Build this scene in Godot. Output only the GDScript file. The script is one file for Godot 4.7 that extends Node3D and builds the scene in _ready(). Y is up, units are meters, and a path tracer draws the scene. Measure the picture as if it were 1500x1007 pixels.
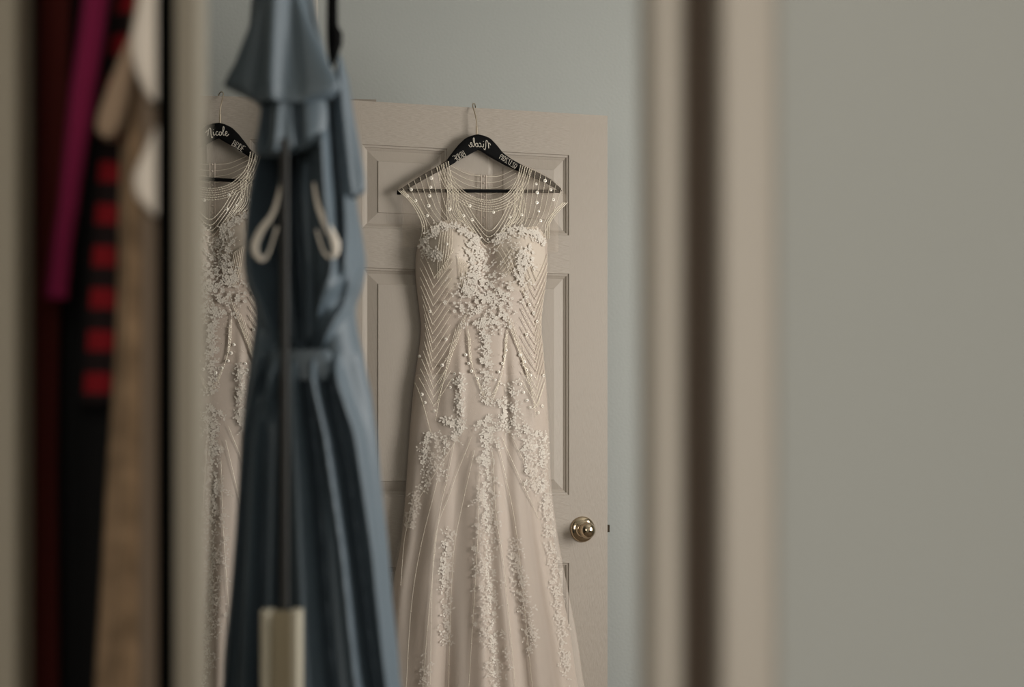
extends Node3D
# A bedroom seen past a mirror frame: a beaded wedding gown on a black hanger hooked over a white
# six-panel door, its mirror reflection built as a solid second leaf, a blue dress between them and a closet at the left.
# Units are metres; the gown and the door leaf are drawn in the leaf's own axes (u along it, h up, z out).

var rng := RandomNumberGenerator.new()
var taken := {}
var mir := 1.0            # -1 while a left-handed twin is being built
var M := {}

func _ready():
	rng.seed = 7
	# ---------- camera ----------
	var cam := Camera3D.new()
	cam.name = "camera"
	cam.projection = Camera3D.PROJECTION_FRUSTUM
	cam.near = 0.05
	cam.far = 60.0
	cam.size = 0.05 * 1007.0 / 2083.0
	cam.frustum_offset = Vector2(0, 0.05 * 136.5 / 2083.0)
	cam.position = Vector3(0, 1.18, 0)
	var ca := CameraAttributesPhysical.new()
	ca.frustum_focal_length = 50.0
	ca.frustum_focus_distance = 3.72
	ca.exposure_aperture = 1.6
	cam.attributes = ca
	add_child(cam)
	cam.projection = Camera3D.PROJECTION_FRUSTUM
	cam.size = 0.05 * 1007.0 / 2083.0
	cam.current = true
	# ---------- sky and exposure ----------
	var we := WorldEnvironment.new()
	we.name = "world_environment"
	var env := Environment.new()
	env.background_mode = Environment.BG_SKY
	var sm := ProceduralSkyMaterial.new()
	sm.sky_top_color = Color(0.62, 0.72, 0.85)
	sm.sky_horizon_color = Color(0.85, 0.87, 0.88)
	sm.ground_bottom_color = Color(0.35, 0.34, 0.32)
	sm.ground_horizon_color = Color(0.6, 0.6, 0.58)
	var sky := Sky.new()
	sky.sky_material = sm
	env.sky = sky
	env.tonemap_mode = Environment.TONE_MAPPER_LINEAR
	env.tonemap_exposure = 0.72
	env.sdfgi_enabled = true
	env.ssao_enabled = true
	env.ssil_enabled = true
	we.environment = env
	add_child(we)
	# ---------- daylight: one window in the right wall of the bedroom, an added unseen fill behind the camera ----------
	window_light("daylight_side", Vector3(2.14, 1.55, -2.35), Vector3(-0.6, 1.4, -3.2), Vector2(0.92, 1.30), 9.3, Color(1.0, 0.985, 0.96))
	window_light("fill_rear", Vector3(-0.2, 1.55, 1.52), Vector3(-0.2, 1.25, -3.0), Vector2(1.45, 1.35), 5.4, Color(1.0, 0.965, 0.915))  # added fill light for the near wall, dress and closet clothes
	make_materials()
	build_room()
	build_near_frame()
	build_closet()
	# ---------- door leaf and gown, plus their mirror reflection built as solid geometry ----------
	leaf("reflected_door_1", Vector3(-0.0913, 0, -3.73), deg_to_rad(14.8), 1.0)  # mirror reflection built as a solid second door, hanger and gown
	leaf("door_2", Vector3(-0.766, 0.026, -3.71), deg_to_rad(5.0), -1.0)
	build_rail_and_dress()
	build_closet_clothes()

func window_light(called: String, at: Vector3, to: Vector3, size: Vector2, energy: float, tint: Color):
	var l := AreaLight3D.new()
	l.name = called
	l.area_size = size
	l.light_energy = energy
	l.light_color = tint
	l.shadow_enabled = true
	l.area_range = 20.0
	add_child(l)
	l.look_at_from_position(at, to, Vector3.UP)

# ======================================================================= materials
func noise_tex(freq: float, as_normal: bool, strength: float, seed_: int, size := 512, octaves := 3) -> NoiseTexture2D:
	var n := FastNoiseLite.new()
	n.seed = seed_
	n.noise_type = FastNoiseLite.TYPE_SIMPLEX_SMOOTH
	n.frequency = freq
	n.fractal_octaves = octaves
	var t := NoiseTexture2D.new()
	t.width = size
	t.height = size
	t.seamless = true
	t.noise = n
	t.as_normal_map = as_normal
	t.bump_strength = strength
	return t

func tinted_noise(freq: float, a: Color, b: Color, seed_: int, size := 256) -> NoiseTexture2D:
	var t := noise_tex(freq, false, 1.0, seed_, size)
	var g := Gradient.new()
	g.set_color(0, a)
	g.set_color(1, b)
	t.color_ramp = g
	return t

func mat(called: String, c: Color, rough := 0.8, metal := 0.0) -> StandardMaterial3D:
	var m := StandardMaterial3D.new()
	m.resource_name = called
	m.albedo_color = c
	m.roughness = rough
	m.metallic = metal
	M[called] = m
	return m

func bumpy(m: StandardMaterial3D, tex: Texture2D, amount: float, scale: Vector3):
	m.normal_enabled = true
	m.normal_texture = tex
	m.normal_scale = amount
	m.uv1_scale = scale

func make_materials():
	var fine := noise_tex(0.06, true, 3.0, 3)
	var weave := noise_tex(0.16, true, 4.0, 5)
	var paint := mat("wall_paint", Color(0.695, 0.705, 0.69), 0.85)
	bumpy(paint, fine, 0.25, Vector3(3, 3, 3))
	paint.uv1_triplanar = true
	var dw := mat("door_paint", Color(0.605, 0.568, 0.525), 0.55)
	bumpy(dw, noise_tex(0.03, true, 5.0, 11), 0.35, Vector3(26, 1.6, 1))
	mat("trim_paint", Color(0.745, 0.715, 0.672), 0.5)
	mat("ceiling_paint", Color(0.80, 0.80, 0.78), 0.9)
	var carpet := mat("carpet", Color.WHITE, 0.95)
	carpet.albedo_texture = tinted_noise(0.2, Color(0.36, 0.32, 0.28), Color(0.5, 0.45, 0.4), 21)
	carpet.uv1_triplanar = true
	carpet.uv1_scale = Vector3(2, 2, 2)
	mat("groove_wood", Color(0.30, 0.235, 0.17), 0.7)
	mat("closet_paint", Color(0.52, 0.49, 0.43), 0.6)
	mat("strip_black", Color(0.015, 0.016, 0.014), 0.95).metallic_specular = 0.1
	mat("black_lacquer", Color(0.010, 0.010, 0.011), 0.7).metallic_specular = 0.25
	mat("black_plastic", Color(0.010, 0.010, 0.011), 0.8).metallic_specular = 0.2
	mat("silver_ink", Color(0.78, 0.75, 0.70), 0.5)
	mat("hook_wire", Color(0.80, 0.74, 0.66), 0.28, 1.0)
	mat("knob_metal", Color(0.72, 0.655, 0.56), 0.12, 1.0)
	mat("latch_metal", Color(0.16, 0.13, 0.09), 0.4, 0.8)
	mat("rail_metal", Color(0.55, 0.55, 0.55), 0.3, 1.0)
	mat("window_white", Color(0.8, 0.8, 0.78), 0.5)
	var glass := mat("window_glass", Color(0.9, 0.95, 0.95, 0.06), 0.02)
	glass.transparency = BaseMaterial3D.TRANSPARENCY_ALPHA
	# gown
	var satin := mat("gown_satin", Color(0.70, 0.642, 0.592), 0.5)
	bumpy(satin, weave, 0.3, Vector3(14, 14, 1))
	satin.rim_enabled = true
	satin.rim = 0.3
	mat("gown_ivory", Color(0.75, 0.70, 0.645), 0.55)
	var tulle := mat("gown_tulle", Color(0.80, 0.73, 0.65, 0.13), 0.6)
	tulle.transparency = BaseMaterial3D.TRANSPARENCY_ALPHA
	var over := mat("gown_overlay", Color(0.85, 0.80, 0.75, 0.32), 0.6)
	over.transparency = BaseMaterial3D.TRANSPARENCY_ALPHA
	mat("gown_lace", Color(0.80, 0.765, 0.72), 0.6)
	var bead := mat("gown_bead", Color(0.92, 0.88, 0.81), 0.22)
	bead.metallic = 0.15
	bead.metallic_specular = 0.9
	var pearl := mat("gown_pearl", Color(0.93, 0.90, 0.85), 0.12)
	pearl.metallic_specular = 0.9
	# blue dress and closet clothes
	var blue := mat("blue_satin", Color(0.305, 0.358, 0.398), 0.5)
	bumpy(blue, weave, 0.25, Vector3(12, 12, 1))
	mat("ribbon_white", Color(0.90, 0.87, 0.83), 0.5)
	mat("post_black", Color(0.05, 0.05, 0.042), 0.6)
	mat("bracket_cream", Color(0.67, 0.645, 0.58), 0.6)
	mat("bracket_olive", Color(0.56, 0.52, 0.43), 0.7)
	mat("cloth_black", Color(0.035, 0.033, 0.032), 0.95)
	mat("cloth_maroon", Color(0.33, 0.085, 0.05), 0.95)
	mat("cloth_magenta", Color(0.50, 0.05, 0.26), 0.9)
	var tan_lace := mat("cloth_tan", Color.WHITE, 0.95)
	tan_lace.albedo_texture = tinted_noise(0.03, Color(0.46, 0.38, 0.29), Color(0.66, 0.55, 0.43), 33)
	tan_lace.uv1_scale = Vector3(2.2, 2.2, 1)
	mat("cloth_cream", Color(0.62, 0.53, 0.44), 0.9)
	mat("cloth_white", Color(0.92, 0.88, 0.83), 0.9)
	mat("cloth_taupe", Color(0.47, 0.41, 0.35), 0.95)
	var plaid := mat("cloth_plaid", Color.WHITE, 0.95)
	var im := Image.create(32, 32, false, Image.FORMAT_RGB8)
	im.fill(Color(0.09, 0.02, 0.02))
	im.fill_rect(Rect2i(0, 0, 16, 16), Color(0.025, 0.022, 0.022))
	im.fill_rect(Rect2i(16, 16, 16, 16), Color(0.50, 0.015, 0.07))
	plaid.albedo_texture = ImageTexture.create_from_image(im)

# ======================================================================= mesh helpers
class Buf:
	var v := PackedVector3Array()
	var n := PackedVector3Array()
	var t := PackedVector2Array()
	var i := PackedInt32Array()
	func tri(a: Vector3, b: Vector3, c: Vector3, nn: Vector3):
		var k := v.size()
		# Godot's front faces run clockwise
		if (b - a).cross(c - a).dot(nn) > 0.0:
			v.append_array([a, c, b])
		else:
			v.append_array([a, b, c])
		n.append_array([nn, nn, nn])
		for p in [v[k], v[k + 1], v[k + 2]]:
			t.append(Vector2(p.x, p.y))
		i.append_array([k, k + 1, k + 2])
	func quad(a: Vector3, b: Vector3, c: Vector3, d: Vector3, out: Vector3):
		var nn := (b - a).cross(d - a).normalized()
		if nn.dot(out) < 0.0:
			nn = -nn
		tri(a, b, c, nn)
		tri(a, c, d, nn)
	func box(lo: Vector3, hi: Vector3, ch := 0.0):
		# a box whose edges towards +z and its long edges are chamfered by ch
		var c := ch
		var p := []
		for z in [[lo.z, 0.0], [lo.z + c, -c], [hi.z - c, -c], [hi.z, 0.0]]:
			var s: float = c if z[1] == 0.0 else 0.0
			p.append([Vector3(lo.x + s, lo.y + s, z[0]), Vector3(hi.x - s, lo.y + s, z[0]), Vector3(hi.x - s, hi.y - s, z[0]), Vector3(lo.x + s, hi.y - s, z[0])])
		var mid := (lo + hi) / 2.0
		quad(p[0][0], p[0][1], p[0][2], p[0][3], Vector3(0, 0, -1))
		quad(p[3][0], p[3][1], p[3][2], p[3][3], Vector3(0, 0, 1))
		for r in 3:
			if c == 0.0 and r != 1:
				continue
			for k in 4:
				var a: Vector3 = p[r][k]
				var b: Vector3 = p[r][(k + 1) % 4]
				quad(a, b, p[r + 1][(k + 1) % 4], p[r + 1][k], (a + b) / 2.0 - Vector3(mid.x, mid.y, (a.z + b.z) / 2.0))
	func sheet(pts: Array, nu: int, nv: int, flip := false, us := 1.0, wrap := false):
		# pts holds (nv + 1) rows of (nu + 1) points; smooth normals from neighbours
		var k := v.size()
		for r in nv + 1:
			for c in nu + 1:
				var w := nu + 1
				var cl := (nu - 1 if wrap and c == 0 else maxi(c - 1, 0))
				var cr := (1 if wrap and c == nu else mini(c + 1, nu))
				var du: Vector3 = pts[r * w + cr] - pts[r * w + cl]
				var dv: Vector3 = pts[mini(r + 1, nv) * w + c] - pts[maxi(r - 1, 0) * w + c]
				var nn := du.cross(dv).normalized()
				if nn.length() < 0.5:
					nn = Vector3(0, 0, 1)
				if flip:
					nn = -nn
				var p: Vector3 = pts[r * w + c]
				v.append(p)
				n.append(nn)
				t.append(Vector2(p.x, p.y) * us)
		for r in nv:
			for c in nu:
				var a := k + r * (nu + 1) + c
				var q := [a, a + 1, a + nu + 2, a + nu + 1]
				if not flip:
					i.append_array([q[0], q[2], q[1], q[0], q[3], q[2]])
				else:
					i.append_array([q[0], q[1], q[2], q[0], q[2], q[3]])
	func tube(path: Array, radii, sides := 8, flat := 1.0):
		# a round tube along a path; radii is one number or one per point
		var pts := []
		var up := Vector3(0, 0, 1)
		for k in path.size():
			var d: Vector3 = (path[mini(k + 1, path.size() - 1)] - path[maxi(k - 1, 0)]).normalized()
			var sd := d.cross(up)
			if sd.length() < 0.1:
				sd = d.cross(Vector3(1, 0, 0))
			sd = sd.normalized()
			var u2 := sd.cross(d).normalized()
			var r: float = radii[k] if radii is Array else radii
			for s in sides + 1:
				var a := TAU * s / sides
				pts.append(path[k] + sd * cos(a) * r + u2 * sin(a) * r * flat)
		sheet(pts, sides, path.size() - 1, true, 1.0, true)
	func lathe(profile: Array, axis: Vector3, at: Vector3, sides := 24):
		var x := axis.cross(Vector3.UP).normalized()
		var y := x.cross(axis)
		var pts := []
		for p in profile:
			for s in sides + 1:
				var a := TAU * s / sides
				pts.append(at + axis * p[0] + (x * cos(a) + y * sin(a)) * p[1])
		sheet(pts, sides, profile.size() - 1, false, 1.0, true)
	func octa(c: Vector3, r: float, ry := -1.0):
		var h := r if ry < 0.0 else ry
		var k := v.size()
		for d in [Vector3(r, 0, 0), Vector3(-r, 0, 0), Vector3(0, h, 0), Vector3(0, -h, 0), Vector3(0, 0, r), Vector3(0, 0, -r)]:
			v.append(c + d)
			n.append(d.normalized())
			t.append(Vector2(c.x, c.y))
		for f in [[0, 2, 4], [2, 1, 4], [1, 3, 4], [3, 0, 4], [2, 0, 5], [1, 2, 5], [3, 1, 5], [0, 3, 5]]:
			i.append_array([k + f[0], k + f[2], k + f[1]])

func mesh_of(b: Buf, flip_now := true) -> ArrayMesh:
	var vv := b.v
	var nn := b.n
	var ii := b.i
	if flip_now and mir < 0.0:
		for k in vv.size():
			vv[k] = Vector3(-vv[k].x, vv[k].y, vv[k].z)
			nn[k] = Vector3(-nn[k].x, nn[k].y, nn[k].z)
		for k in range(0, ii.size(), 3):
			var q := ii[k + 1]
			ii[k + 1] = ii[k + 2]
			ii[k + 2] = q
	var a := []
	a.resize(Mesh.ARRAY_MAX)
	a[Mesh.ARRAY_VERTEX] = vv
	a[Mesh.ARRAY_NORMAL] = nn
	a[Mesh.ARRAY_TEX_UV] = b.t
	a[Mesh.ARRAY_INDEX] = ii
	var m := ArrayMesh.new()
	m.add_surface_from_arrays(Mesh.PRIMITIVE_TRIANGLES, a)
	return m

func numbered(called: String) -> String:
	var k: int = taken.get(called, 0)
	taken[called] = k + 1
	return called if k == 0 else "%s_%03d" % [called, k]

func put(called: String, m: Mesh, material: Material, parent: Node3D) -> MeshInstance3D:
	var o := MeshInstance3D.new()
	o.name = called
	o.mesh = m
	o.material_override = material
	o.cast_shadow = GeometryInstance3D.SHADOW_CASTING_SETTING_DOUBLE_SIDED
	parent.add_child(o, true)
	return o

func part(called: String, b: Buf, material: String, parent: Node3D) -> MeshInstance3D:
	return put(called, mesh_of(b), M[material], parent)

func tag(o: Node3D, label: String, category: String, group := ""):
	o.set_meta("label", label)
	o.set_meta("category", category)
	if group != "":
		o.set_meta("group", group)

func thing(called: String, label: String, category: String, at := Vector3.ZERO, turn := 0.0) -> Node3D:
	var o := Node3D.new()
	o.name = numbered(called)
	o.position = at
	o.rotation.y = turn
	add_child(o)
	tag(o, label, category)
	return o

func structure(called: String, b: Buf, material: String, label := "") -> MeshInstance3D:
	var o := put(called, mesh_of(b), M[material], self)
	o.set_meta("kind", "structure")
	if label != "":
		o.set_meta("label", label)
	return o

func along(rows: Array, h: float, col := 1) -> float:
	# value in a table of [height, value ...] rows (heights falling), eased between them
	if h >= rows[0][0]:
		return rows[0][col]
	for k in range(1, rows.size()):
		if h >= rows[k][0]:
			var f: float = (rows[k - 1][0] - h) / (rows[k - 1][0] - rows[k][0])
			var km := maxi(k - 2, 0)
			var kp := mini(k + 1, rows.size() - 1)
			return cubic_interpolate(rows[k - 1][col], rows[k][col], rows[km][col], rows[kp][col], f) if rows.size() > 3 else lerpf(rows[k - 1][col], rows[k][col], f)
	return rows[-1][col]

func across(rows: Array, x: float) -> float:
	# height in a list of [x, height] pairs with rising x
	if x <= rows[0][0]:
		return rows[0][1]
	for k in range(1, rows.size()):
		if x <= rows[k][0]:
			return lerpf(rows[k - 1][1], rows[k][1], (x - rows[k - 1][0]) / maxf(rows[k][0] - rows[k - 1][0], 1e-5))
	return rows[-1][1]

# ======================================================================= room
func build_room():
	var b := Buf.new()
	b.box(Vector3(-2.1, -0.1, -4.5), Vector3(2.3, 0.0, 1.7))
	structure("floor", b, "carpet")
	b = Buf.new()
	b.box(Vector3(-2.1, 2.75, -4.5), Vector3(2.3, 2.85, 1.7))
	structure("ceiling", b, "ceiling_paint")
	b = Buf.new()
	b.box(Vector3(-2.1, 0, -4.5), Vector3(2.3, 2.75, -4.4))
	structure("wall_back", b, "wall_paint", "blue-grey painted wall behind the two white doors")
	b = Buf.new()
	b.box(Vector3(-2.1, 0, -4.4), Vector3(-2.0, 2.75, 1.6))
	structure("wall_left", b, "wall_paint")
	b = Buf.new()   # right wall with a window opening
	b.box(Vector3(2.2, 0, -4.4), Vector3(2.3, 2.75, -2.85))
	b.box(Vector3(2.2, 0, -1.85), Vector3(2.3, 2.75, 1.6))
	b.box(Vector3(2.2, 0, -2.85), Vector3(2.3, 0.85, -1.85))
	b.box(Vector3(2.2, 2.25, -2.85), Vector3(2.3, 2.75, -1.85))
	structure("wall_right", b, "wall_paint")
	b = Buf.new()   # wall behind the camera with an opening for the added fill window
	b.box(Vector3(-2.1, 0, 1.6), Vector3(-0.95, 2.75, 1.7))
	b.box(Vector3(0.55, 0, 1.6), Vector3(2.3, 2.75, 1.7))
	b.box(Vector3(-0.95, 0, 1.6), Vector3(0.55, 0.85, 1.7))
	b.box(Vector3(-0.95, 2.25, 1.6), Vector3(0.55, 2.75, 1.7))
	structure("wall_front", b, "wall_paint")
	var w := Buf.new()
	for y in [0.85, 2.21]:
		w.box(Vector3(2.22, y, -2.85), Vector3(2.28, y + 0.04, -1.85))
	for z in [-2.85, -1.89]:
		w.box(Vector3(2.22, 0.89, z), Vector3(2.28, 2.21, z + 0.04))
	var wn := structure("window_1", w, "window_white")
	var g := Buf.new()
	g.box(Vector3(2.247, 0.89, -2.81), Vector3(2.253, 2.21, -1.89))
	part("pane", g, "window_glass", wn)
	w = Buf.new()
	for y in [0.85, 2.21]:
		w.box(Vector3(-0.95, y, 1.62), Vector3(0.55, y + 0.04, 1.68))
	for x in [-0.95, -0.22, 0.51]:
		w.box(Vector3(x, 0.89, 1.62), Vector3(x + 0.04, 2.21, 1.68))
	wn = structure("added_window_2", w, "window_white")  # unseen window added to go with the rear fill light
	g = Buf.new()
	g.box(Vector3(-0.91, 0.89, 1.647), Vector3(0.51, 2.21, 1.653))
	part("pane", g, "window_glass", wn)
	# casing on the back wall, glimpsed between the blue dress and the black hanger
	b = Buf.new()
	b.box(Vector3(-0.672, 0, -4.4), Vector3(-0.60, 2.75, -4.385), 0.004)
	structure("trim_1", b, "trim_paint", "pale casing strip on the back wall above the doors")

# the mirror frame at the right, built as an upright post, and the wall it is fixed to
func build_near_frame():
	var b := Buf.new()
	# rounded stop: from the far side, round the left edge, to the groove
	var prof := []
	for k in 9:
		var a := PI / 2 * k / 8.0
		prof.append(Vector2(0.124 - 0.016 * cos(a), -1.12 + 0.02 * sin(a)))
	prof.append(Vector2(0.1345, -1.10))
	prof.append(Vector2(0.1345, -1.21))
	extrude(b, prof, Vector2(0.108, -1.21))
	structure("trim_2", b, "trim_paint", "cream strip left of the dark groove in the near mirror frame")
	b = Buf.new()
	b.box(Vector3(0.1345, 0, -1.22), Vector3(0.1615, 2.75, -1.185))
	structure("trim_3", b, "groove_wood", "dark recessed groove between the two cream strips of the near mirror frame")
	b = Buf.new()
	prof = [Vector2(0.1615, -1.20), Vector2(0.1615, -1.106)]
	for k in 7:
		var a := PI / 2 * k / 6.0
		prof.append(Vector2(0.1685 - 0.007 * cos(a), -1.106 + 0.012 * sin(a)))
	prof.append(Vector2(0.196, -1.094))
	for k in 7:
		var a := PI / 2 * k / 6.0
		prof.append(Vector2(0.199 + 0.007 * sin(a), -1.104 + 0.010 * cos(a)))
	extrude(b, prof, Vector2(0.206, -1.20))
	structure("trim_4", b, "trim_paint", "wide cream strip right of the dark groove in the near mirror frame")
	b = Buf.new()
	b.box(Vector3(0.206, 0, -1.22), Vector3(2.2, 2.75, -1.11))
	structure("wall_near", b, "wall_paint", "blurred grey wall beside the near mirror frame")

func extrude(b: Buf, prof: Array, last: Vector2):
	# an upright moulding: its outline in plan, from the floor to the ceiling
	var pts := []
	for y in [2.75, 0.0]:
		for p in prof:
			pts.append(Vector3(p.x, y, p.y))
	b.sheet(pts, prof.size() - 1, 1, true)
	var p0: Vector2 = prof[0]
	var p1: Vector2 = prof[-1]
	b.quad(Vector3(p1.x, 0, p1.y), Vector3(p1.x, 2.75, p1.y), Vector3(last.x, 2.75, last.y), Vector3(last.x, 0, last.y), Vector3(0, 0, -1))
	b.quad(Vector3(p0.x, 0, p0.y), Vector3(p0.x, 2.75, p0.y), Vector3(last.x, 2.75, last.y), Vector3(last.x, 0, last.y), Vector3(-1, 0, 0))

# ======================================================================= closet at the left
func build_closet():
	var b := Buf.new()
	b.box(Vector3(-0.3445, 0, -1.50), Vector3(-0.3215, 2.75, -1.45), 0.002)
	var o := structure("trim_5", b, "closet_paint", "olive-grey closet post between the hanging clothes and the left gown")
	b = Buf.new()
	b.box(Vector3(-0.3625, 0, -1.49), Vector3(-0.3445, 2.75, -1.447), 0.002)  # near-black strip along the left side of the post
	part("black_strip", b, "strip_black", o).set_meta("label", "black strip along the closet post")
	b = Buf.new()
	b.box(Vector3(-0.72, 0, -1.50), Vector3(-0.506, 2.75, -1.45), 0.002)
	structure("trim_6", b, "closet_paint", "olive-grey closet post at the far left edge")
	b = Buf.new()
	b.box(Vector3(-2.0, 0, -1.50), Vector3(-0.72, 2.75, -1.46))
	structure("wall_closet", b, "wall_paint")
	b = Buf.new()
	b.box(Vector3(-1.0, 0, -1.99), Vector3(-0.447, 2.75, -1.95))
	b.quad(Vector3(-0.447, 0, -1.95), Vector3(-0.447, 2.75, -1.95), Vector3(-0.352, 2.75, -1.50), Vector3(-0.352, 0, -1.50), Vector3(-1, 0, 0))
	b.quad(Vector3(-0.435, 0, -1.95), Vector3(-0.435, 2.75, -1.95), Vector3(-0.340, 2.75, -1.50), Vector3(-0.340, 0, -1.50), Vector3(1, 0, 0))
	b.quad(Vector3(-0.447, 0, -1.95), Vector3(-0.447, 2.75, -1.95), Vector3(-0.435, 2.75, -1.95), Vector3(-0.435, 0, -1.95), Vector3(0, 0, -1))
	b.box(Vector3(-1.04, 0, -1.99), Vector3(-1.0, 2.75, -1.50))
	structure("partition_closet", b, "closet_paint")

# a hanging garment: a closed tube of cloth with folds; rows are [height, left, right]
func garment(rows: Array, z: float, depth: float, folds: Array, nu := 48, nv := 90, bow := 0.5, behind := 0.5) -> Buf:
	var b := Buf.new()
	var top: float = rows[0][0]
	var low: float = rows[-1][0]
	for side in [1.0, -1.0]:
		var pts := []
		for r in nv + 1:
			var h := lerpf(top, low, float(r) / nv)
			var xl := along(rows, h, 1)
			var xr := along(rows, h, 2)
			for c in nu + 1:
				var s := sin((float(c) / nu - 0.5) * PI)
				var x := lerpf(xl, xr, (s + 1.0) / 2.0)
				var e := pow(maxf(0.0, 1.0 - s * s), bow)
				var zz := e * depth * (1.0 if side > 0 else behind)
				if side > 0:
					var k := minf(1.0, e * 1.6)
					for f in folds:
						var d: float = (x - along(f[0], h)) / f[1]
						var fade := clampf((f[0][0][0] + 0.03 - h) / 0.05, 0.0, 1.0) * clampf((h - f[0][-1][0] + 0.03) / 0.05, 0.0, 1.0)
						zz += f[2] * exp(-d * d) * k * fade
				pts.append(Vector3(x, h, z + side * zz))
		b.sheet(pts, nu, nv, side > 0)
	return b

func build_closet_clothes():
	var b := Buf.new()
	b.tube([Vector3(-1.0, 1.80, -1.66), Vector3(-0.415, 1.80, -1.66)], 0.012, 12)
	var o := put("closet_rail", mesh_of(b), M["rail_metal"], self)
	tag(o, "metal rail inside the dark closet above the hanging clothes", "rail")
	var up := 1.806
	var g := thing("shade_coat", "long black coat at the back of the closet, widened to stand in for closet shade between the other clothes", "coat")  # body widened so its black cloth stands in for closet shade
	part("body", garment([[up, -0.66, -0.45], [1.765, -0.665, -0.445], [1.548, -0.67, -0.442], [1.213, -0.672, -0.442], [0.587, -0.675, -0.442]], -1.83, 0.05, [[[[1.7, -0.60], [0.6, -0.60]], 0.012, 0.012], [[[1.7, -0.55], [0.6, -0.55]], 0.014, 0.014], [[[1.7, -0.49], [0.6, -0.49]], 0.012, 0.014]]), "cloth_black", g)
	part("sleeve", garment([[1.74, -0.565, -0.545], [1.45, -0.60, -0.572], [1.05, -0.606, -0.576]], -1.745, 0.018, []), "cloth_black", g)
	g = thing("maroon_skirt", "long dark maroon garment at the bottom left under the magenta one", "garment")
	part("body", garment([[up, -0.556, -0.53], [1.748, -0.564, -0.523], [1.537, -0.568, -0.529], [1.350, -0.580, -0.537], [1.131, -0.580, -0.540], [0.604, -0.583, -0.535]], -1.69, 0.02, [[[[1.7, -0.55], [0.6, -0.56]], 0.007, 0.012]]), "cloth_maroon", g)
	g = thing("magenta_garment", "magenta sleeve-like garment slanting down beside the red checked shirt", "garment")
	part("body", garment([[up, -0.470, -0.450], [1.714, -0.482, -0.453], [1.661, -0.487, -0.458], [1.569, -0.500, -0.472], [1.440, -0.513, -0.491], [1.363, -0.525, -0.501], [1.336, -0.529, -0.503]], -1.61, 0.016, [[[[1.7, -0.468], [1.34, -0.514]], 0.005, 0.006]]), "cloth_magenta", g)
	g = thing("plaid_shirt", "red and black checked shirt hanging between the magenta and tan clothes", "shirt")
	var pb := garment([[up, -0.47, -0.44], [1.734, -0.471, -0.436], [1.679, -0.482, -0.442], [1.624, -0.491, -0.458], [1.529, -0.509, -0.467], [1.410, -0.516, -0.474], [1.291, -0.519, -0.477], [1.220, -0.524, -0.482]], -1.715, 0.018, [])
	for k in pb.t.size():
		var p: Vector3 = pb.v[k]
		pb.t[k] = Vector2((p.x + 0.5125 + (1.30 - p.y) * 0.07) / 0.062 + 0.42, (p.y - 1.271) / 0.0505 + 0.28)
	part("body", pb, "cloth_plaid", g)
	g = thing("tan_gown", "long tan lace garment hanging beside the white blouse", "dress")
	part("body", garment([[up, -0.43, -0.40], [1.724, -0.436, -0.397], [1.631, -0.450, -0.397], [1.561, -0.457, -0.397], [1.483, -0.459, -0.395], [1.289, -0.464, -0.395], [1.133, -0.474, -0.394], [0.900, -0.488, -0.392], [0.628, -0.506, -0.389]], -1.665, 0.022, [[[[1.6, -0.437], [1.1, -0.445], [0.63, -0.468]], 0.008, 0.012], [[[1.6, -0.415], [0.63, -0.425]], 0.006, 0.010]]), "cloth_tan", g)
	part("cuff", garment([[1.68, -0.420, -0.405], [1.644, -0.425, -0.412], [1.607, -0.442, -0.422], [1.562, -0.460, -0.430], [1.528, -0.469, -0.439], [1.516, -0.461, -0.448]], -1.605, 0.016, []), "cloth_cream", g).set_meta("label", "cream sleeve cuff")
	g = thing("white_blouse", "white ruffled blouse with taupe skirt pressed against the closet post", "blouse")
	part("skirt", garment([[up, -0.405, -0.388], [1.711, -0.408, -0.384], [1.559, -0.410, -0.384], [1.286, -0.411, -0.384], [0.907, -0.413, -0.382], [0.717, -0.414, -0.381]], -1.575, 0.012, []), "cloth_taupe", g)
	part("ruffle", garment([[1.70, -0.397, -0.366], [1.684, -0.399, -0.366], [1.640, -0.406, -0.366], [1.603, -0.412, -0.366], [1.574, -0.407, -0.367], [1.552, -0.397, -0.370], [1.541, -0.390, -0.373]], -1.54, 0.02, []), "cloth_white", g)
	part("ruffle", garment([[1.512, -0.386, -0.369], [1.505, -0.390, -0.367], [1.483, -0.400, -0.367], [1.461, -0.409, -0.367], [1.439, -0.406, -0.367], [1.424, -0.393, -0.372], [1.417, -0.385, -0.376]], -1.54, 0.02, []), "cloth_white", g)

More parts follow.
